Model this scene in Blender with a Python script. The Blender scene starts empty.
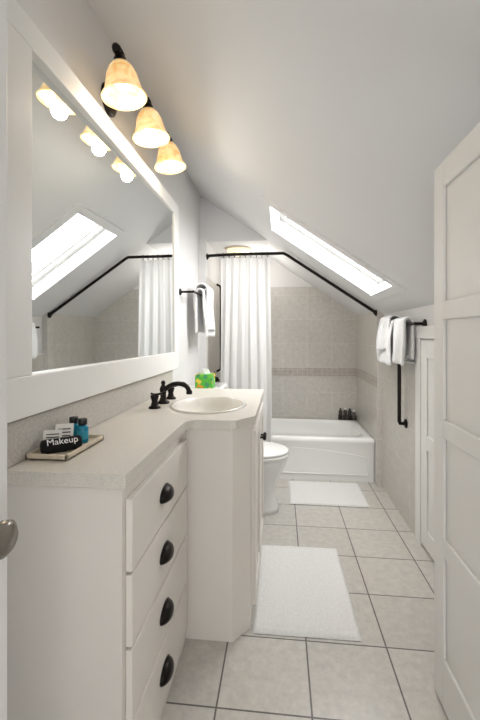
import bpy, bmesh, math, random
from mathutils import Vector, Matrix
random.seed(3)
S=bpy.context.scene
COL=S.collection
def lin(c):
    return tuple(((v/255)/12.92 if v/255<=0.04045 else (((v/255)+0.055)/1.055)**2.4) for v in c)+(1,)
# ---------------- materials
def mat(name,rgb,rough=0.5,metal=0,noise=0,nscale=20,bump=0,bscale=60,emit=None,estr=0,**kw):
    m=bpy.data.materials.new(name); m.use_nodes=True
    nt=m.node_tree; b=nt.nodes['Principled BSDF']
    c=lin(rgb)
    b.inputs['Base Color'].default_value=c
    b.inputs['Roughness'].default_value=rough
    b.inputs['Metallic'].default_value=metal
    for k,v in kw.items(): b.inputs[k].default_value=v
    g=nt.nodes.new('ShaderNodeNewGeometry')
    if noise:
        n=nt.nodes.new('ShaderNodeTexNoise'); n.inputs['Scale'].default_value=nscale; n.inputs['Detail'].default_value=4
        nt.links.new(g.outputs['Position'],n.inputs['Vector'])
        r=nt.nodes.new('ShaderNodeValToRGB')
        r.color_ramp.elements[0].position=0.35; r.color_ramp.elements[1].position=0.65
        r.color_ramp.elements[0].color=tuple(v*(1-noise) for v in c[:3])+(1,)
        r.color_ramp.elements[1].color=tuple(min(1,v*(1+noise*0.6)) for v in c[:3])+(1,)
        nt.links.new(n.outputs['Fac'],r.inputs['Fac']); nt.links.new(r.outputs['Color'],b.inputs['Base Color'])
    if bump:
        n2=nt.nodes.new('ShaderNodeTexNoise'); n2.inputs['Scale'].default_value=bscale; n2.inputs['Detail'].default_value=3
        nt.links.new(g.outputs['Position'],n2.inputs['Vector'])
        bp=nt.nodes.new('ShaderNodeBump'); bp.inputs['Strength'].default_value=bump; bp.inputs['Distance'].default_value=0.004
        nt.links.new(n2.outputs['Fac'],bp.inputs['Height']); nt.links.new(bp.outputs['Normal'],b.inputs['Normal'])
    if emit:
        b.inputs['Emission Color'].default_value=lin(emit); b.inputs['Emission Strength'].default_value=estr
    return m
def tilemat(name,axes,size,org,c1,c2,grout,mort=0.004,rough=0.3,paint_above=None,paint=None,rowh=None,lo=0.84):
    m=bpy.data.materials.new(name); m.use_nodes=True
    nt=m.node_tree; N=nt.nodes; L=nt.links; b=N['Principled BSDF']
    b.inputs['Roughness'].default_value=rough
    g=N.new('ShaderNodeNewGeometry'); sp=N.new('ShaderNodeSeparateXYZ'); cb=N.new('ShaderNodeCombineXYZ')
    L.new(g.outputs['Position'],sp.inputs[0])
    for i,a in enumerate(axes):
        ad=N.new('ShaderNodeMath'); ad.operation='SUBTRACT'; ad.inputs[1].default_value=org[i]-50*size
        L.new(sp.outputs[a],ad.inputs[0]); L.new(ad.outputs[0],cb.inputs[i])
    br=N.new('ShaderNodeTexBrick'); br.offset=0; br.squash=1
    br.inputs['Scale'].default_value=1; br.inputs['Brick Width'].default_value=size; br.inputs['Row Height'].default_value=rowh or size
    br.inputs['Mortar Size'].default_value=mort; br.inputs['Mortar Smooth'].default_value=0.1
    br.inputs['Color1'].default_value=lin(c1); br.inputs['Color2'].default_value=lin(c2); br.inputs['Mortar'].default_value=lin(grout)
    L.new(cb.outputs[0],br.inputs['Vector'])
    n=N.new('ShaderNodeTexNoise'); n.inputs['Scale'].default_value=28; n.inputs['Detail'].default_value=8; n.inputs['Roughness'].default_value=0.7
    L.new(g.outputs['Position'],n.inputs['Vector'])
    mr=N.new('ShaderNodeMapRange'); mr.inputs[1].default_value=0.3; mr.inputs[2].default_value=0.7; mr.inputs[3].default_value=lo; mr.inputs[4].default_value=1.07
    L.new(n.outputs['Fac'],mr.inputs[0])
    mx=N.new('ShaderNodeMix'); mx.data_type='RGBA'; mx.blend_type='MULTIPLY'; mx.inputs[0].default_value=1
    L.new(br.outputs['Color'],mx.inputs[6]); L.new(mr.outputs[0],mx.inputs[7])
    out=mx.outputs[2]
    bp=N.new('ShaderNodeBump'); bp.inputs['Strength'].default_value=0.4; bp.inputs['Distance'].default_value=0.002; bp.invert=True
    L.new(br.outputs['Fac'],bp.inputs['Height']); 
    if paint_above is not None:
        gt=N.new('ShaderNodeMath'); gt.operation='GREATER_THAN'; gt.inputs[1].default_value=paint_above
        L.new(sp.outputs[2],gt.inputs[0])
        m2=N.new('ShaderNodeMix'); m2.data_type='RGBA'; L.new(gt.outputs[0],m2.inputs[0])
        L.new(out,m2.inputs[6]); m2.inputs[7].default_value=lin(paint); out=m2.outputs[2]
    else:
        L.new(bp.outputs['Normal'],b.inputs['Normal'])
    L.new(out,b.inputs['Base Color'])
    return m
PAINT=(223,222,221)
M_wall=mat('wall_paint',PAINT,0.6,noise=0.015,nscale=3,bump=0.05,bscale=200)
M_ceil=mat('ceiling_paint',(223,223,223),0.7,noise=0.012,nscale=2)
M_white=mat('white_trim_paint',(234,233,230),0.4,noise=0.012,nscale=5)
M_van=mat('vanity_paint',(224,219,212),0.45,noise=0.015,nscale=6)
M_door=mat('door_paint',(230,229,226),0.4,noise=0.012,nscale=5)
M_black=mat('oil_rubbed_bronze',(32,27,25),0.35,metal=0.7,noise=0.2,nscale=30)
M_chrome=mat('brushed_nickel',(150,145,138),0.25,metal=1,noise=0.05)
M_cer=mat('white_ceramic',(238,238,236),0.12,noise=0.01,nscale=3)
M_sink=mat('sink_ceramic',(228,225,217),0.15,noise=0.01,nscale=3)
M_counter=mat('speckled_solid_surface',(214,209,200),0.35,noise=0.13,nscale=350)
M_splash=mat('backsplash_stone',(196,191,184),0.4,noise=0.13,nscale=120)
M_towel=mat('white_towel',(240,240,240),0.95,noise=0.03,nscale=90,bump=0.8,bscale=500)
M_mat=mat('bath_mat_cotton',(234,233,231),0.95,noise=0.06,nscale=120,bump=1.0,bscale=260)
M_wood=mat('tray_wood',(214,200,178),0.5,noise=0.08,nscale=25)
M_blue=mat('blue_liquid',(20,130,160),0.15,noise=0.05,nscale=20)
M_cap=mat('black_cap',(18,18,20),0.3,noise=0.05)
M_blackcloth=mat('black_towel',(16,16,18),0.95,noise=0.2,nscale=200,bump=0.5,bscale=400)
M_text=mat('white_print',(235,235,235),0.7,noise=0.01)
M_card=mat('paper_card',(235,232,225),0.8,noise=0.02)
M_ink=mat('print_ink',(60,60,60),0.8,noise=0.05)
M_mirror=mat('mirror_glass',(232,235,235),0.0,metal=1.0)
M_floor=tilemat('floor_tile',(0,1),0.31,(0.099,1.555),(204,200,193),(197,193,186),(104,100,95),0.0032,0.3,lo=.82)
TC1,TC2,TG=(204,200,193),(200,196,189),(214,210,204)
M_tback=tilemat('alcove_tile_back',(0,2),0.25,(0.77,0.38),TC1,TC2,TG,0.0022,0.3,1.72,PAINT,lo=.87)
M_tside=tilemat('alcove_tile_side',(1,2),0.25,(4.03,0.38),TC1,TC2,TG,0.0022,0.3,lo=.87)
M_tband=tilemat('tile_border',(0,2),0.05,(0.77,0.80),(184,177,169),(176,169,160),(197,192,185),0.003,0.4,rowh=0.04)
M_tbandy=tilemat('tile_border_side',(1,2),0.05,(4.03,0.80),(184,177,169),(176,169,160),(197,192,185),0.003,0.4,rowh=0.04)
# curtain fabric: diffuse + translucent
M_curtain=bpy.data.materials.new('curtain_fabric'); M_curtain.use_nodes=True
nt=M_curtain.node_tree; nt.nodes.clear(); o_=nt.nodes.new('ShaderNodeOutputMaterial'); d_=nt.nodes.new('ShaderNodeBsdfDiffuse'); t_=nt.nodes.new('ShaderNodeBsdfTranslucent'); m_=nt.nodes.new('ShaderNodeMixShader')
g=nt.nodes.new('ShaderNodeNewGeometry'); n=nt.nodes.new('ShaderNodeTexNoise'); n.inputs['Scale'].default_value=150; nt.links.new(g.outputs['Position'],n.inputs['Vector'])
r=nt.nodes.new('ShaderNodeValToRGB'); r.color_ramp.elements[0].color=(.82,.82,.82,1); r.color_ramp.elements[1].color=(.89,.89,.89,1)
nt.links.new(n.outputs['Fac'],r.inputs['Fac']); nt.links.new(r.outputs['Color'],d_.inputs['Color']); nt.links.new(r.outputs['Color'],t_.inputs['Color'])
m_.inputs[0].default_value=.35; nt.links.new(d_.outputs[0],m_.inputs[1]); nt.links.new(t_.outputs[0],m_.inputs[2]); nt.links.new(m_.outputs[0],o_.inputs[0])
# tissue box material
M_tissue=bpy.data.materials.new('tissue_box_print'); M_tissue.use_nodes=True
nt=M_tissue.node_tree; g=nt.nodes.new('ShaderNodeNewGeometry'); v=nt.nodes.new('ShaderNodeTexVoronoi'); v.inputs['Scale'].default_value=34
nt.links.new(g.outputs['Position'],v.inputs['Vector']); r=nt.nodes.new('ShaderNodeValToRGB'); r.color_ramp.interpolation='CONSTANT'
sep=nt.nodes.new('ShaderNodeSeparateColor'); nt.links.new(v.outputs['Color'],sep.inputs[0]); nt.links.new(sep.outputs[0],r.inputs['Fac'])
e=r.color_ramp.elements; e[0].color=lin((88,185,60)); e[1].position=0.5; e[1].color=lin((120,200,70))
x=e.new(0.68); x.color=lin((235,150,50)); x=e.new(0.8); x.color=lin((60,150,110)); x=e.new(0.92); x.color=lin((230,210,80))
nt.links.new(r.outputs['Color'],nt.nodes['Principled BSDF'].inputs['Base Color'])
# amber glass shade
M_shade=bpy.data.materials.new('amber_alabaster_glass'); M_shade.use_nodes=True
nt=M_shade.node_tree; b=nt.nodes['Principled BSDF']; g=nt.nodes.new('ShaderNodeNewGeometry')
n=nt.nodes.new('ShaderNodeTexNoise'); n.inputs['Scale'].default_value=14; n.inputs['Distortion'].default_value=1.5
nt.links.new(g.outputs['Position'],n.inputs['Vector']); r=nt.nodes.new('ShaderNodeValToRGB')
r.color_ramp.elements[0].position=0.3; r.color_ramp.elements[0].color=lin((226,176,104)); r.color_ramp.elements[1].position=0.72; r.color_ramp.elements[1].color=lin((250,226,172))
nt.links.new(n.outputs['Fac'],r.inputs['Fac']); nt.links.new(r.outputs['Color'],b.inputs['Base Color'])
nt.links.new(r.outputs['Color'],b.inputs['Emission Color']); b.inputs['Emission Strength'].default_value=0.6; b.inputs['Roughness'].default_value=0.2
M_bulb=mat('lamp_bulb',(255,250,235),0.5,emit=(255,242,215),estr=3.2)
M_dome=mat('ceiling_lamp_glass',(250,236,205),0.4,emit=(255,238,200),estr=.65)

# ---------------- mesh helpers
def E(name):
    o=bpy.data.objects.new(name,None); COL.objects.link(o); return o
def mk(name,verts,faces,m,parent=None,smooth=False,bevel=0,sub=0,solid=0,segs=2):
    me=bpy.data.meshes.new(name); me.from_pydata([tuple(v) for v in verts],[],faces); me.validate(); 
    bm=bmesh.new(); bm.from_mesh(me); bmesh.ops.remove_doubles(bm,verts=bm.verts,dist=1e-6); bmesh.ops.recalc_face_normals(bm,faces=bm.faces); bm.to_mesh(me); bm.free()
    me.materials.append(m)
    o=bpy.data.objects.new(name,me); COL.objects.link(o)
    if parent: o.parent=parent
    if smooth:
        for p in me.polygons: p.use_smooth=True
    if solid:
        q=o.modifiers.new('s','SOLIDIFY'); q.thickness=solid; q.offset=0
    if bevel:
        q=o.modifiers.new('b','BEVEL'); q.width=bevel; q.segments=segs; q.limit_method='ANGLE'
    if sub:
        q=o.modifiers.new('u','SUBSURF'); q.levels=sub; q.render_levels=sub
    return o
def box(name,x0,x1,y0,y1,z0,z1,m,parent=None,bevel=0,segs=2):
    v=[(x,y,z) for z in (z0,z1) for y in (y0,y1) for x in (x0,x1)]
    f=[(0,1,3,2),(4,5,7,6),(0,1,5,4),(2,3,7,6),(0,2,6,4),(1,3,7,5)]
    return mk(name,v,f,m,parent,bevel=bevel,segs=segs)
def prism(name,poly,z0,z1,m,parent=None,bevel=0,top=True,segs=2):
    n=len(poly); v=[(p[0],p[1],z0) for p in poly]+[(p[0],p[1],z1) for p in poly]
    f=[(i,(i+1)%n,n+(i+1)%n,n+i) for i in range(n)]
    f.append(tuple(range(n-1,-1,-1)))
    if top: f.append(tuple(range(n,2*n)))
    return mk(name,v,f,m,parent,bevel=bevel,segs=segs)
def loft(name,rings,m,parent=None,smooth=True,cap0=True,cap1=True,**k):
    n=len(rings[0]); v=[p for r in rings for p in r]; f=[]
    for j in range(len(rings)-1):
        for i in range(n):
            a=j*n+i; b2=j*n+(i+1)%n; f.append((a,b2,b2+n,a+n))
    if cap0: f.append(tuple(range(n-1,-1,-1)))
    if cap1: f.append(tuple(range((len(rings)-1)*n,len(rings)*n)))
    return mk(name,v,f,m,parent,smooth=smooth,**k)
def ell(cx,cy,rx,ry,z,n=40,p=2.0,egg=0):
    out=[]
    for i in range(n):
        t=2*math.pi*i/n; c,s=math.cos(t),math.sin(t)
        x=math.copysign(abs(c)**(2/p),c); y=math.copysign(abs(s)**(2/p),s)
        out.append((cx+rx*x,cy+ry*y*(1-egg*x),z))
    return out
def rrect(x0,x1,y0,y1,r,z,n=8):
    out=[]
    for (cx,cy,a) in ((x1-r,y1-r,0),(x0+r,y1-r,90),(x0+r,y0+r,180),(x1-r,y0+r,270)):
        for i in range(n+1):
            t=math.radians(a+90*i/n); out.append((cx+r*math.cos(t),cy+r*math.sin(t),z))
    return out
def lathe(name,prof,loc,m,parent=None,axis=(0,0,1),n=32,smooth=True,solid=0,caps=True):
    q=Vector((0,0,1)).rotation_difference(Vector(axis).normalized()).to_matrix(); L=Vector(loc)
    rings=[[L+q@Vector((max(r,1e-4)*math.cos(2*math.pi*i/n),max(r,1e-4)*math.sin(2*math.pi*i/n),z)) for i in range(n)] for r,z in prof]
    return loft(name,rings,m,parent,smooth=smooth,cap0=caps,cap1=caps,solid=solid)
def tube(name,pts,r,m,parent=None,kind='POLY',res=12):
    cu=bpy.data.curves.new(name,'CURVE'); cu.dimensions='3D'; sp=cu.splines.new(kind); sp.points.add(len(pts)-1)
    for i,p in enumerate(pts): sp.points[i].co=(*p,1)
    if kind=='NURBS': sp.order_u=3; sp.use_endpoint_u=True; sp.resolution_u=res
    cu.bevel_depth=r; cu.bevel_resolution=5; cu.use_fill_caps=True
    return curve2mesh(name,cu,m,parent)
def curve2mesh(name,cu,m,parent,mw=None):
    o=bpy.data.objects.new(name+'_c',cu); COL.objects.link(o)
    bpy.context.view_layer.update(); dg=bpy.context.evaluated_depsgraph_get()
    me=bpy.data.meshes.new_from_object(o.evaluated_get(dg)); bpy.data.objects.remove(o)
    me.materials.clear(); me.materials.append(m); me.name=name
    if mw: me.transform(mw)
    for p in me.polygons: p.use_smooth=True
    ob=bpy.data.objects.new(name,me); COL.objects.link(ob)
    if parent: ob.parent=parent
    return ob
def text(name,s,size,mw,m,parent,ext=0.0003):
    cu=bpy.data.curves.new(name,'FONT'); cu.body=s; cu.size=size; cu.extrude=ext; cu.align_x='CENTER'; cu.align_y='CENTER'
    return curve2mesh(name,cu,m,parent,mw)

# ---------------- room
XL,XR,XA,YB,YF=-0.70,0.82,0.77,4.03,-1.0
zc=lambda x:1.42+0.69*(0.77-x)
def zceil(x,y):
    t=min(1,max(0,(y-1.25)/(2.15-1.25))); t=t*t*(3-2*t)
    sl=.30+(.69-.30)*t
    return zc(XL)-sl*(x-XL)
box('floor',XL-.1,XR+.1,YF,YB+.1,-0.05,0,M_floor)
box('wall_left',XL-.1,XL,YF,YB+.1,0,2.55,M_wall)
box('wall_right',XR,XR+.1,2.12,YB+.1,0,1.46,M_wall)
box('wall_right_front',XR,XR+.1,YF,2.12,0,2.1,M_wall)
box('wall_back',XL-.1,XR+.1,YB,YB+.1,0,2.5,M_tback)
box('wall_alcove_left',XL,-0.64,3.25,YB,0,2.04,M_wall)
box('wall_alcove_right',XA,XR,3.2,YB,0,1.42,M_tside,bevel=0.003)
tp=E('trim_1')
box('tile_panel',-0.64,-0.632,3.27,YB,0,1.72,M_tside,tp)
tp2=E('trim_2')
box('tile_wainscot',XR-.012,XR,2.42,3.2,0,1.04,M_tside,tp2)
box('wainscot_cap',XR-.018,XR,2.42,3.2,1.04,1.055,M_white,tp2,bevel=0.003)
tp3=E('trim_3')
box('border_back',-0.632,XA,YB-.006,YB,0.80,0.88,M_tband,tp3)
box('border_side',XA-.006,XA,3.2,YB-.006,0.80,0.88,M_tbandy,tp3)
# sloped ceiling with skylight opening
xo0,xo1,yo0,yo1=-0.06,0.64,2.285,2.845
def ramp(a,b,n): return [a+(b-a)*i/n for i in range(n)]
xs=ramp(XL-.1,xo0,8)+ramp(xo0,xo1,8)+ramp(xo1,XR+.1,3)+[XR+.1]
ys=ramp(YF,1.25,4)+ramp(1.25,2.15,20)+[2.15]+ramp(yo0,yo1,6)+ramp(yo1,YB+.1,4)+[YB+.1]
v=[(x,y,zceil(x,y)) for y in ys for x in xs]; f=[]; W_=len(xs)
for j in range(len(ys)-1):
    for i in range(W_-1):
        if xo0-1e-6<=xs[i] and xs[i+1]<=xo1+1e-6 and yo0-1e-6<=ys[j] and ys[j+1]<=yo1+1e-6: continue
        a=j*W_+i; f.append((a,a+1,a+1+W_,a+W_))
mk('ceiling',v,f,M_ceil,smooth=True)
nrm=Vector((0.69,0,1)).normalized(); D=0.10
op=[Vector((x,y,zc(x))) for x,y in ((xo0,yo0),(xo1,yo0),(xo1,yo1),(xo0,yo1))]
mk('ceiling_soffit',[(x,y,z) for y in (3.3,YB) for x,z in ((XL,2.03),(-0.114,2.03),(XL,zc(XL)))],[(0,1,2),(3,4,5),(0,1,4,3),(1,2,5,4),(0,2,5,3)],M_ceil)
# skylight window
sk=E('window_1')
mk('shaft',op+[p+nrm*D for p in op],[(0,1,5,4),(1,2,6,5),(2,3,7,6),(3,0,4,7)],M_ceil,sk)
def slope_box(name,x0,x1,y0,y1,n0,n1,m,bevel=0.003):
    vs=[]
    for n in (n0,n1):
        for y in (y0,y1):
            for x in (x0,x1): vs.append(Vector((x,y,zc(x)))+nrm*n)
    return mk(name,vs,[(0,1,3,2),(4,5,7,6),(0,1,5,4),(2,3,7,6),(0,2,6,4),(1,3,7,5)],m,sk,bevel=bevel)
tw_=.05
slope_box('casing_near',xo0-tw_,xo1+tw_,yo0-tw_*1.3,yo0,-.012,.004,M_ceil,.002)
slope_box('casing_far',xo0-tw_,xo1+tw_,yo1,yo1+.02,-.004,.004,M_ceil,.002)
slope_box('casing_high',xo0-tw_,xo0,yo0,yo1,-.012,.004,M_ceil,.002)
slope_box('casing_low',xo1,xo1+tw_,yo0,yo1,-.012,.004,M_ceil,.002)
fw=0.035
slope_box('frame_top',xo0-.02,xo0+fw,yo0-.02,yo1+.02,D,D+.05,M_white)
slope_box('frame_bottom',xo1-fw,xo1+.02,yo0-.02,yo1+.02,D,D+.05,M_white)
slope_box('frame_near',xo0+fw,xo1-fw,yo0-.02,yo0+.03,D,D+.05,M_white)
slope_box('frame_far',xo0+fw,xo1-fw,yo1-.04,yo1+.02,D,D+.05,M_white)
for i,(a,b_,c,d_) in enumerate(((xo0+fw,xo0+fw+.02,yo0+.03,yo1-.04),(xo1-fw-.02,xo1-fw,yo0+.03,yo1-.04),(xo0+fw+.02,xo1-fw-.02,yo0+.03,yo0+.05),(xo0+fw+.02,xo1-fw-.02,yo1-.06,yo1-.04))):
    slope_box('sash_%d'%i,a,b_,c,d_,D+.025,D+.045,M_white,0.002)
M_glass=bpy.data.materials.new('skylight_glass'); M_glass.use_nodes=True
nt=M_glass.node_tree; nt.nodes.clear(); o_=nt.nodes.new('ShaderNodeOutputMaterial'); t=nt.nodes.new('ShaderNodeBsdfTransparent'); gl=nt.nodes.new('ShaderNodeBsdfGlossy'); gl.inputs['Roughness'].default_value=0.02
mxs=nt.nodes.new('ShaderNodeMixShader'); mxs.inputs[0].default_value=0.05
nt.links.new(t.outputs[0],mxs.inputs[1]); nt.links.new(gl.outputs[0],mxs.inputs[2]); nt.links.new(mxs.outputs[0],o_.inputs[0])
slope_box('pane',xo0+fw,xo1-fw,yo0+.035,yo1-.035,D+.046,D+.05,M_glass,0)

# ---------------- vanity
van=E('bathroom_vanity')
VF=-0.385
prism('cabinet_body',[(XL,.90),(VF,.90),(VF,1.515),(-.19,1.515),(-.125,1.60),(-.125,2.36),(XL,2.36)],0,.85,M_van,van,top=False,bevel=0.002)
def counter_poly():
    p=[(XL,.885),(-.372,.885),(-.37,.887)]
    p.append((-.37,1.40))
    for i in range(1,7):
        t=math.radians(90*i/6); p.append((-.31-.06*math.cos(t),1.435+.06*math.sin(t)-.0))
    p+= [(-.20,1.495),(-.175,1.50),(-.112,1.585),(-.105,1.61),(-.105,2.38),(XL,2.38)]
    return p
ct=prism('countertop',counter_poly(),.85,.885,M_counter,van)
SX,SY=-.345,1.83
cut=lathe('cutter',[(1,-.1),(1,.1)],(0,0,0),M_counter)
cut.data.transform(Matrix.Translation((SX,SY,.87))@Matrix.Diagonal((.168,.215,1,1)))
bo=ct.modifiers.new('bo','BOOLEAN'); bo.operation='DIFFERENCE'; bo.object=cut; bo.solver='EXACT'
bpy.context.view_layer.update(); dg=bpy.context.evaluated_depsgraph_get()
me=bpy.data.meshes.new_from_object(ct.evaluated_get(dg)); ct.modifiers.clear(); ct.data=me; bpy.data.objects.remove(cut)
q=ct.modifiers.new('b','BEVEL'); q.width=.004; q.segments=3; q.limit_method='ANGLE'
loft('sink_basin',[ell(SX,SY,a,b_,z,48) for a,b_,z in ((.180,.227,.886),(.178,.225,.891),(.168,.215,.892),(.160,.207,.886),(.152,.198,.86),(.13,.17,.80),(.09,.12,.765),(.03,.03,.755))],M_sink,van,cap0=False)
lathe('drain',[(.02,0),(.022,.003),(.0,.004)],(SX,SY,.756),M_black,van)
box('backsplash',XL,XL+.018,.885,2.38,.885,.998,M_splash,van,bevel=.003)
pull_z=[.72,.533,.347,.160]
zb=[(.630,.812),(.443,.622),(.256,.435),(.065,.248)]
for i,(a,b_) in enumerate(zb):
    box('drawer_%d'%i,VF,VF+.018,.922,1.485,a,b_,M_van,van,bevel=.003)
    z0=pull_z[i]; y0=1.19; vs=[]; fs=[]; nu,nv=16,8
    for a2 in range(nv+1):
        el=math.radians(-20+110*a2/nv)
        for b2 in range(nu+1):
            az=math.radians(-90+180*b2/nu)
            vs.append((VF+.018+.026*max(0,math.cos(el))*math.cos(az),y0+.048*math.cos(el)*math.sin(az),z0-.006+.028*math.sin(el)))
    for a2 in range(nv):
        for b2 in range(nu):
            c=a2*(nu+1)+b2; fs.append((c,c+1,c+nu+2,c+nu+1))
    mk('cup_pull_%d'%i,vs,fs,M_black,van,smooth=True,solid=.003)
    mk('pull_plate_%d'%i,[(VF+.0185,y0+.052*math.cos(t),z0-.006+.032*math.sin(t)*(1 if math.sin(t)>0 else .45)) for t in [2*math.pi*j/24 for j in range(24)]],[tuple(range(24))],M_black,van,solid=.002)
for i,(a,b_) in enumerate(((1.625,1.975),(1.985,2.335))):
    X=-.125
    box('door_panel_%d'%i,X,X+.012,a,b_,.08,.815,M_van,van)
    for j,(p,q_,r_,s_) in enumerate(((a,a+.05,.08,.815),(b_-.05,b_,.08,.815),(a+.05,b_-.05,.08,.135),(a+.05,b_-.05,.76,.815))):
        box('door_rail_%d_%d'%(i,j),X+.012,X+.02,p,q_,r_,s_,M_van,van,bevel=.002)
    yk=1.955 if i==0 else 2.005
    lathe('knob_%d'%i,[(.006,0),(.005,.012),(.014,.017),(.015,.024),(.009,.03),(0,.031)],(X+.02,yk,.70),M_black,van,axis=(1,0,0),n=20)
box('plinth',VF,VF+.006,.905,1.51,0,.055,M_van,van,bevel=.001)
# faucet
fa=E('faucet'); FX=-.575
for i,y in enumerate((1.71,1.97)):
    lathe('handle_base_%d'%i,[(.027,0),(.027,.006),(.018,.012),(.013,.03),(.017,.045),(.020,.055),(.012,.065),(0,.068)],(FX,y,.8855),M_black,fa)
    s=-1 if i==0 else 1
    tube('lever_%d'%i,[(FX,y,.947),(FX+.03,y+s*.02,.953),(FX+.055,y+s*.038,.962)],.0055,M_black,fa,'NURBS')
    lathe('lever_tip_%d'%i,[(0,-.009),(.008,-.004),(.008,.004),(0,.009)],(FX+.058,y+s*.04,.963),M_black,fa,n=16)
    tube('lever_back_%d'%i,[(FX,y,.947),(FX-.02,y-s*.014,.95)],.005,M_black,fa)
lathe('spout_base',[(.03,0),(.03,.007),(.02,.014),(.014,.03),(.016,.055),(.018,.07),(.013,.082),(.008,.09),(.012,.1),(.007,.11),(0,.112)],(FX,1.84,.8855),M_black,fa)
tube('spout',[(FX,1.84,.945),(FX+.03,1.84,.975),(FX+.08,1.84,.985),(FX+.125,1.84,.97),(FX+.13,1.84,.94)],.0115,M_black,fa,'NURBS')
lathe('spout_tip',[(.014,0),(.015,.012),(.012,.02)],(FX+.13,1.84,.932),M_black,fa,n=20)

# ---------------- mirror
mi=E('wall_mirror')
MX=-.660; y0,y1,z0,z1=.862,2.44,1.005,2.06; w=.102; w2=.09; wt=.075; wb=.108
ga,gb_=y0+w-.01,y1-w2+.01
g0,g1=-.690,-.668
vs=[(x,y,z) for z in (z0+wb-.01,z1-wt+.01) for x,y in ((XL,ga),(g0,ga),(g1,gb_),(XL,gb_))]
mk('mirror_glass',vs,[(0,1,2,3),(4,5,6,7),(0,1,5,4),(1,2,6,5),(2,3,7,6),(3,0,4,7)],M_mirror,mi)
box('frame_bottom',XL,MX,y0,y1,z0,z0+wb,M_white,mi,bevel=.003)
box('frame_top',XL,MX,y0,y1,z1-wt,z1,M_white,mi,bevel=.003)
box('frame_left',XL,MX,y0,y0+w,z0+wb,z1-wt,M_white,mi,bevel=.003)
box('frame_right',XL,MX,y1-w2,y1,z0+wb,z1-wt,M_white,mi,bevel=.003)

# ---------------- vanity light
vl=E('vanity_light'); BX=-.580; BZ=2.236
ly=[1.335,1.625,1.915]
tube('bar',[(BX,1.318,BZ),(BX,1.955,BZ)],.009,M_black,vl)
for yy in (1.312,1.960): lathe('finial_%d'%int(yy*100),[(0,-.020),(.012,-.014),(.017,0),(.012,.014),(0,.020)],(BX,yy,BZ),M_black,vl,axis=(0,1,0),n=20)
lathe('wall_plate',[(.062,0),(.062,.008),(.05,.018),(.02,.024),(0,.025)],(XL,1.50,2.175),M_black,vl,axis=(1,0,0))
tube('plate_arm',[(XL+.02,1.50,2.175),(XL+.07,1.50,2.17),(BX-.02,1.50,2.19),(BX,1.50,BZ)],.010,M_black,vl,'NURBS')
ax=Vector((.12,0,-1)).normalized(); k=1.06
for i,y in enumerate(ly):
    P=Vector((BX,y,BZ))
    lathe('arm_ring_%d'%i,[(.016,-.013),(.016,.013)],P,M_black,vl,axis=(0,1,0),n=20)
    T=P+ax*.008
    lathe('socket_%d'%i,[(0,0),(.014,.002),(.022,.012),(.024,.032),(.03,.038),(.028,.044),(0,.045)],T,M_black,vl,axis=ax,n=24)
    lathe('shade_%d'%i,[(.029*k,.034*k),(.040*k,.048*k),(.050*k,.072*k),(.056*k,.10*k),(.061*k,.12*k),(.068*k,.136*k),(.075*k,.146*k)],T,M_shade,vl,axis=ax,n=40,caps=False,solid=.004)
    lathe('bulb_%d'%i,[(.012,.04),(.014,.058),(.027,.08),(.031,.10),(.026,.118),(.012,.129),(0,.131)],T,M_bulb,vl,axis=ax,n=24)
    l=bpy.data.lights.new('lamp_glow','POINT'); l.energy=1.3; l.color=(1,.91,.78); l.shadow_soft_size=.03
    lo=bpy.data.objects.new('lamp_glow_%d'%i,l); COL.objects.link(lo); lo.location=T+ax*.185; lo.parent=vl

# ---------------- tray & toiletries
tr=E('toiletry_tray'); TX0,TX1,TY0,TY1,TZ=-.680,-.562,.962,1.175,.8855
box('tray_base',TX0,TX1,TY0,TY1,TZ,TZ+.006,M_wood,tr,bevel=.001)
for i,(a,b_,c,d_) in enumerate(((TX0,TX0+.007,TY0,TY1),(TX1-.007,TX1,TY0,TY1),(TX0,TX1,TY0,TY0+.007),(TX0,TX1,TY1-.007,TY1))):
    box('tray_side_%d'%i,a,b_,c,d_,TZ,TZ+.017,M_wood,tr,bevel=.0015)
bz=TZ+.0062
M_lab=mat('bottle_label',(40,150,175),.4,noise=.05)
for nm,(x,y) in zip(('shampoo_bottle','shampoo_bottle.001'),((-.643,1.14),(-.603,1.12))):
    bo_=E(nm)
    lathe('body',[(.0,0),(.015,.0),(.0165,.003),(.0165,.045),(.013,.051),(.010,.054),(0,.0545)],(x,y,bz),M_blue,bo_)
    lathe('cap',[(.0125,.0545),(.0135,.056),(.0135,.071),(.012,.073),(0,.0735)],(x,y,bz),M_cap,bo_)
    lathe('label',[(.0168,.012),(.0168,.038)],(x,y,bz),M_lab,bo_,caps=False)
ro=E('rolled_makeup_towel')
A=Vector((-.655,.990,bz+.0195)); B=Vector((-.576,1.062,bz+.0195)); dd=(B-A).normalized()
lathe('roll',[(0,0),(.012,.0),(.018,.003),(.0195,.01),(.0195,(B-A).length-.01),(.018,(B-A).length-.003),(.012,(B-A).length),(0,(B-A).length)],A,M_blackcloth,ro,axis=dd,n=28)
side=Vector((dd.y,-dd.x,0)); up=Vector((0,0,1)); nn=(side*.75+up*.66).normalized(); ty=nn.cross(dd)
mw=Matrix((dd,ty,nn)).transposed().to_4x4(); mw.translation=(A+B)/2+nn*.0200
text('makeup_lettering','Makeup',.026,mw,M_text,ro)
cd=E('info_card')
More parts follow.
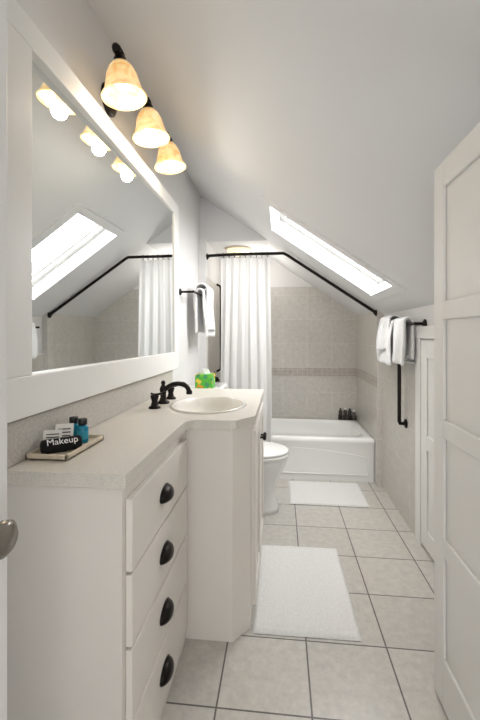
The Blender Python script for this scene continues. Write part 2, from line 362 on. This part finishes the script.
for i,(cx,cy,h) in enumerate(((-.648,1.045,.055),(-.630,1.075,.066))):
    a=Vector((cx-.020,cy-.03,bz)); u_=Vector((.045,.02,0)); t_=Vector((-.008,.022,h)); 
    c4=[a,a+u_,a+u_+t_,a+t_]; mk('card_%d'%i,c4,[(0,1,2,3)],M_card,cd,solid=.0012)
    nn2=u_.cross(t_).normalized(); 
    if nn2.y>0: nn2=-nn2
    for j in range(5):
        s0=.2+.14*j; q0=a+t_*s0+u_*.15+nn2*.001
        mk('print_%d_%d'%(i,j),[q0,q0+u_*.7,q0+u_*.7+t_*.045,q0+t_*.045],[(0,1,2,3)],M_ink,cd)

# ---------------- toilet
to=E('toilet'); TY=2.71; dx=-.015
loft('pedestal',[ell(-.23,TY,.215,.115,0,40,2.6),ell(-.23,TY,.21,.112,.03,40,2.6),ell(-.23,TY,.195,.10,.10,40,2.5),ell(-.225,TY,.195,.105,.18,40,2.4),ell(-.205+dx,TY,.215,.135,.25,40,2.2,-.0),ell(-.19+dx,TY,.235,.17,.32,40,2.2,.04),ell(-.185+dx,TY,.245,.183,.365,40,2.2,.06),ell(-.185+dx,TY,.243,.181,.38,40,2.2,.06)],M_cer,to)
loft('seat',[ell(-.18+dx,TY,.246,.184,.382,40,2.2,.06),ell(-.18+dx,TY,.252,.189,.388,40,2.2,.06),ell(-.18+dx,TY,.250,.188,.401,40,2.2,.06),ell(-.18+dx,TY,.243,.18,.404,40,2.2,.06)],M_cer,to)
loft('lid',[ell(-.18+dx,TY,.246,.184,.406,40,2.2,.06),ell(-.18+dx,TY,.251,.188,.412,40,2.2,.06),ell(-.18+dx,TY,.247,.184,.424,40,2.2,.06),ell(-.18+dx,TY,.22,.16,.430,40,2.2,.06)],M_cer,to)
loft('tank_bridge',[rrect(-.685,-.38,TY-.11,TY+.11,.03,.20),rrect(-.685,-.36,TY-.15,TY+.15,.03,.38)],M_cer,to)
loft('tank',[rrect(-.688,-.50,TY-.19,TY+.19,.035,.38),rrect(-.69,-.465,TY-.215,TY+.215,.035,.45),rrect(-.69,-.425,TY-.23,TY+.23,.035,.815)],M_cer,to)
loft('tank_lid',[rrect(-.693,-.415,TY-.24,TY+.24,.035,.816),rrect(-.693,-.41,TY-.245,TY+.245,.04,.825),rrect(-.693,-.41,TY-.245,TY+.245,.04,.845),rrect(-.688,-.42,TY-.235,TY+.235,.04,.853)],M_cer,to)
tube('flush_lever',[(-.432,TY-.15,.76),(-.408,TY-.15,.76),(-.403,TY-.12,.755),(-.403,TY-.08,.75)],.006,M_chrome,to,'NURBS')
tb=E('tissue_box')
box('carton',-.585,-.465,2.585,2.70,.8535,.95,M_tissue,tb,bevel=.002)
vs=[];fs=[]
for j in range(7):
    for i in range(14):
        t=2*math.pi*i/14; rr=(.028-.0022*j)*(1+.28*math.sin(3*t+j*.5)); vs.append((-.525+rr*math.cos(t)*1.1,2.642+rr*.6*math.sin(t),.9495+j*.006))
for j in range(6):
    for i in range(14): fs.append((j*14+i,j*14+(i+1)%14,(j+1)*14+(i+1)%14,(j+1)*14+i))
mk('tissue',vs,fs,M_towel,tb,smooth=True,solid=.001)

# ---------------- bathtub
bt=E('bathtub'); bx0,bx1,by0,by1=-.632,XA-.001,3.27,YB-.007
loft('tub_shell',[rrect(bx0,bx1,by0+.02,by1,.012,0),rrect(bx0,bx1,by0+.02,by1,.012,.05),rrect(bx0,bx1,by0+.012,by1,.012,.30),rrect(bx0,bx1,by0,by1,.014,.325),rrect(bx0,bx1,by0,by1,.014,.350),rrect(bx0+.006,bx1-.006,by0+.008,by1-.006,.02,.36),
 rrect(bx0+.07,bx1-.07,by0+.07,by1-.06,.14,.362),rrect(bx0+.08,bx1-.08,by0+.08,by1-.07,.14,.35),rrect(bx0+.11,bx1-.12,by0+.10,by1-.09,.14,.20),rrect(bx0+.15,bx1-.20,by0+.13,by1-.12,.12,.08),rrect(bx0+.2,bx1-.26,by0+.18,by1-.17,.1,.065)],M_cer,bt,cap0=False)
ap=[(bx0+.05,.055),(bx1-.05,.055),(bx1-.05,.20)]
for i in range(13):
    t=i/12; ap.append((bx1-.05-(bx1-bx0-.1)*t,.20+.07*math.sin(math.pi*t)))
tube('apron_moulding',[(x,by0+.018,z) for x,z in ap]+[(bx0+.05,by0+.018,.055)],.006,M_cer,bt)
lathe('overflow',[(.035,0),(.035,.006),(0,.008)],(bx0+.10,3.65,.26),M_chrome,bt,axis=(1,0,0))
cb=E('shower_bottle_caddy'); zz=.3635
for i,(x,h,c) in enumerate(((.600,.115,(40,32,28)),(.645,.12,(60,50,44)),(.690,.115,(34,30,30)),(.732,.10,(90,84,78)))):
    mm=mat('bottle_plastic_%d'%i,c,.3,noise=.05)
    loft('bottle_%d'%i,[ell(x,3.985,.018,.014,zz+a,20) for a in (.004,.02,h-.03)]+[ell(x,3.985,.009,.009,zz+h-.018,20)],mm,cb)
    loft('bottle_cap_%d'%i,[ell(x,3.985,.010,.010,zz+h-.018,20),ell(x,3.985,.010,.010,zz+h,20)],M_text if i%2 else M_cap,cb)
for z in (.004,.04): tube('wire_%d'%int(z*1000),[(.578,3.968,zz+z),(.755,3.968,zz+z),(.755,4.003,zz+z),(.578,4.003,zz+z),(.578,3.968,zz+z)],.0025,M_black,cb)
for i,x in enumerate((.578,.622,.667,.711,.755)): tube('wire_post_%d'%i,[(x,3.968,zz),(x,3.968,zz+.04)],.002,M_black,cb)

# ---------------- shower rod & curtain
RY=3.225
rd=E('curtain_rod')
tube('rod',[(-.638,3.262,1.90),(-.55,RY+.02,1.90),(-.4,RY,1.90),(.0,RY,1.90),(.02,RY,1.90),(.045,RY,1.888),(.075,RY,1.868),(.76,RY,1.405),(.768,RY,1.400)],.0125,M_black,rd)
lathe('flange_right',[(.028,0),(.028,.006),(.016,.014),(.014,.02)],(XA,RY,1.40),M_black,rd,axis=(-1,0,0))
lathe('flange_left',[(.028,0),(.028,.006),(.016,.014),(.014,.02)],(-.640,3.29,1.90),M_black,rd,axis=(1,0,0))
tube('rod_end',[(-.64,3.285,1.90),(-.60,3.26,1.90)],.0125,M_black,rd)
cu=E('shower_curtain')
vs=[];fs=[];nu,nv=160,24; CW0,CW1=-.505,-.09
for j in range(nv+1):
    tz=j/nv; z=1.868-(1.868-.27)*tz
    for i in range(nu+1):
        t=i/nu
        xa=CW0-.015*tz+ (CW1-CW0+.025*tz)*t+.006*math.sin(6*t+3*tz)
        amp=.009+.004*tz+.003*math.sin(9*t)
        ph=2*math.pi*6*t+1.1*math.sin(4*t+1.5*tz)
        y=RY-.008+amp*math.sin(ph)+.0025*math.sin(2.3*ph+3*tz)
        vs.append((xa,y,z))
for j in range(nv):
    for i in range(nu):
        c=j*(nu+1)+i; fs.append((c,c+1,c+nu+2,c+nu+1))
mk('fabric',vs,fs,M_curtain,cu,smooth=True)
for i in range(9):
    x=CW0+(CW1-CW0)*(i+.5)/9
    tube('ring_%d'%i,[(x,RY+.018*math.sin(t),1.893+.022*math.cos(t)) for t in [2*math.pi*k_/16 for k_ in range(17)]],.002,M_black,cu)
sb=E('shower_head')
tube('riser',[(-.632,3.75,1.72),(-.595,3.75,1.70),(-.590,3.75,1.66),(-.590,3.75,.92),(-.595,3.75,.88),(-.632,3.75,.86)],.011,M_black,sb)
tube('arm',[(-.590,3.75,1.62),(-.55,3.75,1.68),(-.50,3.75,1.67)],.009,M_black,sb,'NURBS')
lathe('head',[(.012,0),(.02,.02),(.045,.04),(.045,.05),(0,.052)],(-.51,3.75,1.68),M_black,sb,axis=(.4,0,-1))
lathe('valve_plate',[(.075,0),(.075,.006),(.03,.012),(.02,.04),(0,.042)],(-.632,3.60,.80),M_black,sb,axis=(1,0,0))
tube('valve_lever',[(-.60,3.60,.80),(-.585,3.60,.80),(-.58,3.60,.72)],.007,M_black,sb)
cl=E('ceiling_lamp')
lathe('ring',[(.12,0),(.125,.006),(.118,.014),(.105,.014)],(-.40,3.58,2.03),M_wood,cl,axis=(0,0,-1),n=40)
lathe('glass',[(.108,.010),(.10,.035),(.075,.055),(.04,.066),(0,.07)],(-.40,3.58,2.03),M_dome,cl,axis=(0,0,-1),n=40)
l=bpy.data.lights.new('alcove_glow','POINT'); l.energy=3.8; l.color=(1,.96,.9); l.shadow_soft_size=.08
lo=bpy.data.objects.new('alcove_glow',l); COL.objects.link(lo); lo.location=(-.25,3.64,1.80); lo.parent=cl

# ---------------- towels
def towel(name,xb,y0,y1,zt,lf,lb,th=.014,gap=.018,parent=None,seed=0,side=1):
    vs=[];fs=[];n=18; path=[]
    for k_ in range(9): path.append((-gap*side,zt-lb+lb*k_/8))
    for k_ in range(1,8):
        t=math.pi*k_/8; path.append((-gap*side*math.cos(t),zt+gap*math.sin(t)))
    for k_ in range(9): path.append((gap*side,zt-lf*k_/8))
    rnd=random.Random(seed); p1,p2=rnd.random()*6,rnd.random()*6
    for i in range(n+1):
        t=i/n; y=y0+(y1-y0)*t
        for (dx_,z) in path:
            dz=max(0,zt-z); wv=.022*min(1,dz/.12)*math.sin(t*7+p1)*.5+.01*math.sin(t*13+p2+z*8)*min(1,dz/.1)
            xx=dx_+(wv+.012*dz/.3)*(1 if dx_*side>0 else .0)*side
            vs.append((xb+xx,y+.012*math.sin(z*11+p1)*min(1,dz/.2),z+.006*math.sin(t*5+p2)*(dz>.1)))
    m_=len(path)
    for i in range(n):
        for j in range(m_-1):
            c=i*m_+j; fs.append((c,c+1,c+m_+1,c+m_))
    return mk(name,vs,fs,M_towel,parent,smooth=True,solid=th,sub=1)
bl=E('towel_bar'); BLX=-.60; BLZ=1.52
tube('bar',[(BLX,2.60,BLZ),(BLX,3.16,BLZ)],.008,M_black,bl)
for i,y in enumerate((2.62,3.14)):
    tube('post_%d'%i,[(XL+.004,y,BLZ),(BLX,y,BLZ)],.008,M_black,bl)
    lathe('flange_%d'%i,[(.024,0),(.024,.006),(.012,.012)],(XL,y,BLZ),M_black,bl,axis=(1,0,0))
tw=E('hand_towel'); towel('drape',BLX,2.80,3.10,BLZ+.014,.33,.30,parent=tw,seed=1,gap=.028,th=.018); 
towel('washcloth_layer',BLX+.006,2.82,3.07,BLZ+.036,.30,.15,parent=tw,seed=2,gap=.050,th=.014)
br_=E('towel_bar.001'); RX=.755
tube('bar',[(RX,2.27,1.285),(RX,3.06,1.285)],.009,M_black,br_)
for i,y in enumerate((2.30,3.03)):
    tube('post_%d'%i,[(RX,y,1.285),(XR-.004,y,1.285)],.009,M_black,br_)
    lathe('flange_%d'%i,[(.026,0),(.026,.006),(.013,.014)],(XR,y,1.285),M_black,br_,axis=(-1,0,0))
t2=E('hand_towel.001'); towel('drape',RX,2.62,2.98,1.298,.28,.24,parent=t2,seed=3,gap=.022,side=-1)
towel('front_layer',RX,2.66,2.90,1.316,.20,.18,parent=t2,seed=7,gap=.036,side=-1,th=.012)
t3=E('hand_towel.002'); towel('drape',RX,2.38,2.58,1.298,.26,.22,parent=t3,seed=5,gap=.024,side=-1,th=.018)
gb=E('grab_bar')
tube('bar',[(XR-.006,2.60,1.12),(XR-.05,2.60,1.12),(XR-.055,2.60,1.105),(XR-.055,2.60,.66),(XR-.05,2.60,.645),(XR-.012,2.60,.645)],.012,M_black,gb)
lathe('flange_0',[(.03,0),(.03,.006),(.015,.014)],(XR-.012,2.60,.645),M_black,gb,axis=(-1,0,0))
lathe('flange_1',[(.03,0),(.03,.006),(.015,.014)],(XR,2.60,1.12),M_black,gb,axis=(-1,0,0))

# ---------------- access door on right wall
d3=E('door_3')
box('casing_far',XR-.02,XR,2.33,2.41,0,1.20,M_white,d3,bevel=.003)
box('casing_near',XR-.02,XR,1.60,1.68,0,1.20,M_white,d3,bevel=.003)
box('casing_head',XR-.024,XR,1.58,2.43,1.20,1.27,M_white,d3,bevel=.003)
box('leaf',XR-.010,XR,1.685,2.325,.02,1.195,M_door,d3,bevel=.002)
for i,(a,b_,c,d_) in enumerate(((1.69,1.78,.03,1.19),(2.23,2.32,.03,1.19),(1.78,2.23,.03,.13),(1.78,2.23,1.09,1.19),(1.78,2.23,.58,.66))):
    box('leaf_rail_%d'%i,XR-.018,XR-.010,a,b_,c,d_,M_door,d3,bevel=.002)
box('baseboard_right',XR-.014,XR,YF,1.58,0,.11,M_white,bevel=.004)

# ---------------- entry doors
def pdoor(name,x0,x1,y0,y1,z0,z1,rails,face,sw=.085):
    d=E(name); t=.011
    box('core',x0+t,x1-t,y0,y1,z0,z1,M_door,d)
    for k_,(xa,xb) in enumerate(((x0,x0+t),(x1-t,x1))):
        box('stile_a%d'%k_,xa,xb,y0,y0+sw,z0,z1,M_door,d,bevel=.003)
        box('stile_b%d'%k_,xa,xb,y1-sw,y1,z0,z1,M_door,d,bevel=.003)
        for i,(a,b_) in enumerate(rails):
            box('rail_%d_%d'%(k_,i),xa,xb,y0+sw,y1-sw,a,b_,M_door,d,bevel=.003)
    return d
d1=pdoor('door_1',.522,.560,.62,1.385,.012,1.785,[(.012,.17),(.50,.56),(.885,.945),(1.27,1.33),(1.70,1.785)],-1,sw=.075)
for i,z in enumerate((.25,1.5)): tube('hinge_%d'%i,[(.563,.625,z),(.563,.625,z+.08)],.006,M_black,d1)
d2=pdoor('door_2',-.498,-.460,-.16,.607,.012,2.02,[(.012,.22),(.90,1.03),(1.9,2.02)],1,sw=.11)
lathe('knob_rose',[(.03,0),(.03,.004),(.02,.01)],(-.460,.54,.912),M_chrome,d2,axis=(1,0,0))
lathe('knob',[(.011,.008),(.010,.022),(.018,.03),(.026,.04),(.027,.05),(.02,.056),(0,.058)],(-.463,.54,.912),M_chrome,d2,axis=(1,0,0))

# ---------------- bath mats
def bmat(name,x0,x1,y0,y1,rot=0):
    vs=[];fs=[];nx,ny=60,80; cx,cy=(x0+x1)/2,(y0+y1)/2; rnd=random.Random(5)
    for j in range(ny+1):
        for i in range(nx+1):
            u=i/nx; w_=j/ny; ed=min(u,1-u)*(x1-x0); ed2=min(w_,1-w_)*(y1-y0); e_=min(ed,ed2)
            h=.014*min(1,(e_/.012))**.5+.0025*rnd.random()+.001
            if .03<e_<.036: h-=.004
            x_=x0+(x1-x0)*u; y_=y0+(y1-y0)*w_
            p=Matrix.Rotation(rot,2)@Vector((x_-cx,y_-cy)); vs.append((cx+p.x,cy+p.y,h))
    for j in range(ny):
        for i in range(nx):
            c=j*(nx+1)+i; fs.append((c,c+1,c+nx+2,c+nx+1))
    return mk(name,vs,fs,M_mat,smooth=True)
bmat('bath_mat',-.118,.318,1.57,2.225,.01)
bmat('bath_mat.001',.06,.625,2.80,3.22,0)

# ---------------- lighting
W=bpy.data.worlds.new('World'); S.world=W; W.use_nodes=True
bg=W.node_tree.nodes['Background']; bg.inputs[0].default_value=(1,.995,.985,1); bg.inputs[1].default_value=2.0
a=bpy.data.lights.new('skylight_daylight','AREA'); a.shape='RECTANGLE'; a.size=.95; a.size_y=.62; a.energy=42; a.color=(1,1,1)
ao=bpy.data.objects.new('skylight_daylight',a); COL.objects.link(ao)
cx=(xo0+xo1)/2; ao.location=Vector((cx,(yo0+yo1)/2,zc(cx)))+nrm*(D+.2)
ao.rotation_mode='QUATERNION'; ao.rotation_quaternion=(-nrm).to_track_quat('-Z','Y')
# ---------------- camera
c=bpy.data.cameras.new('camera'); co=bpy.data.objects.new('camera',c); COL.objects.link(co)
co.location=(0,0,1.22); co.rotation_euler=(math.pi/2,0,math.radians(6.08))
c.sensor_fit='HORIZONTAL'; c.sensor_width=36; c.lens=36*385/480; c.shift_y=-25/480; c.clip_start=.02
S.camera=co
S.view_settings.view_transform='Standard'; S.view_settings.look='None'; S.view_settings.exposure=0.07
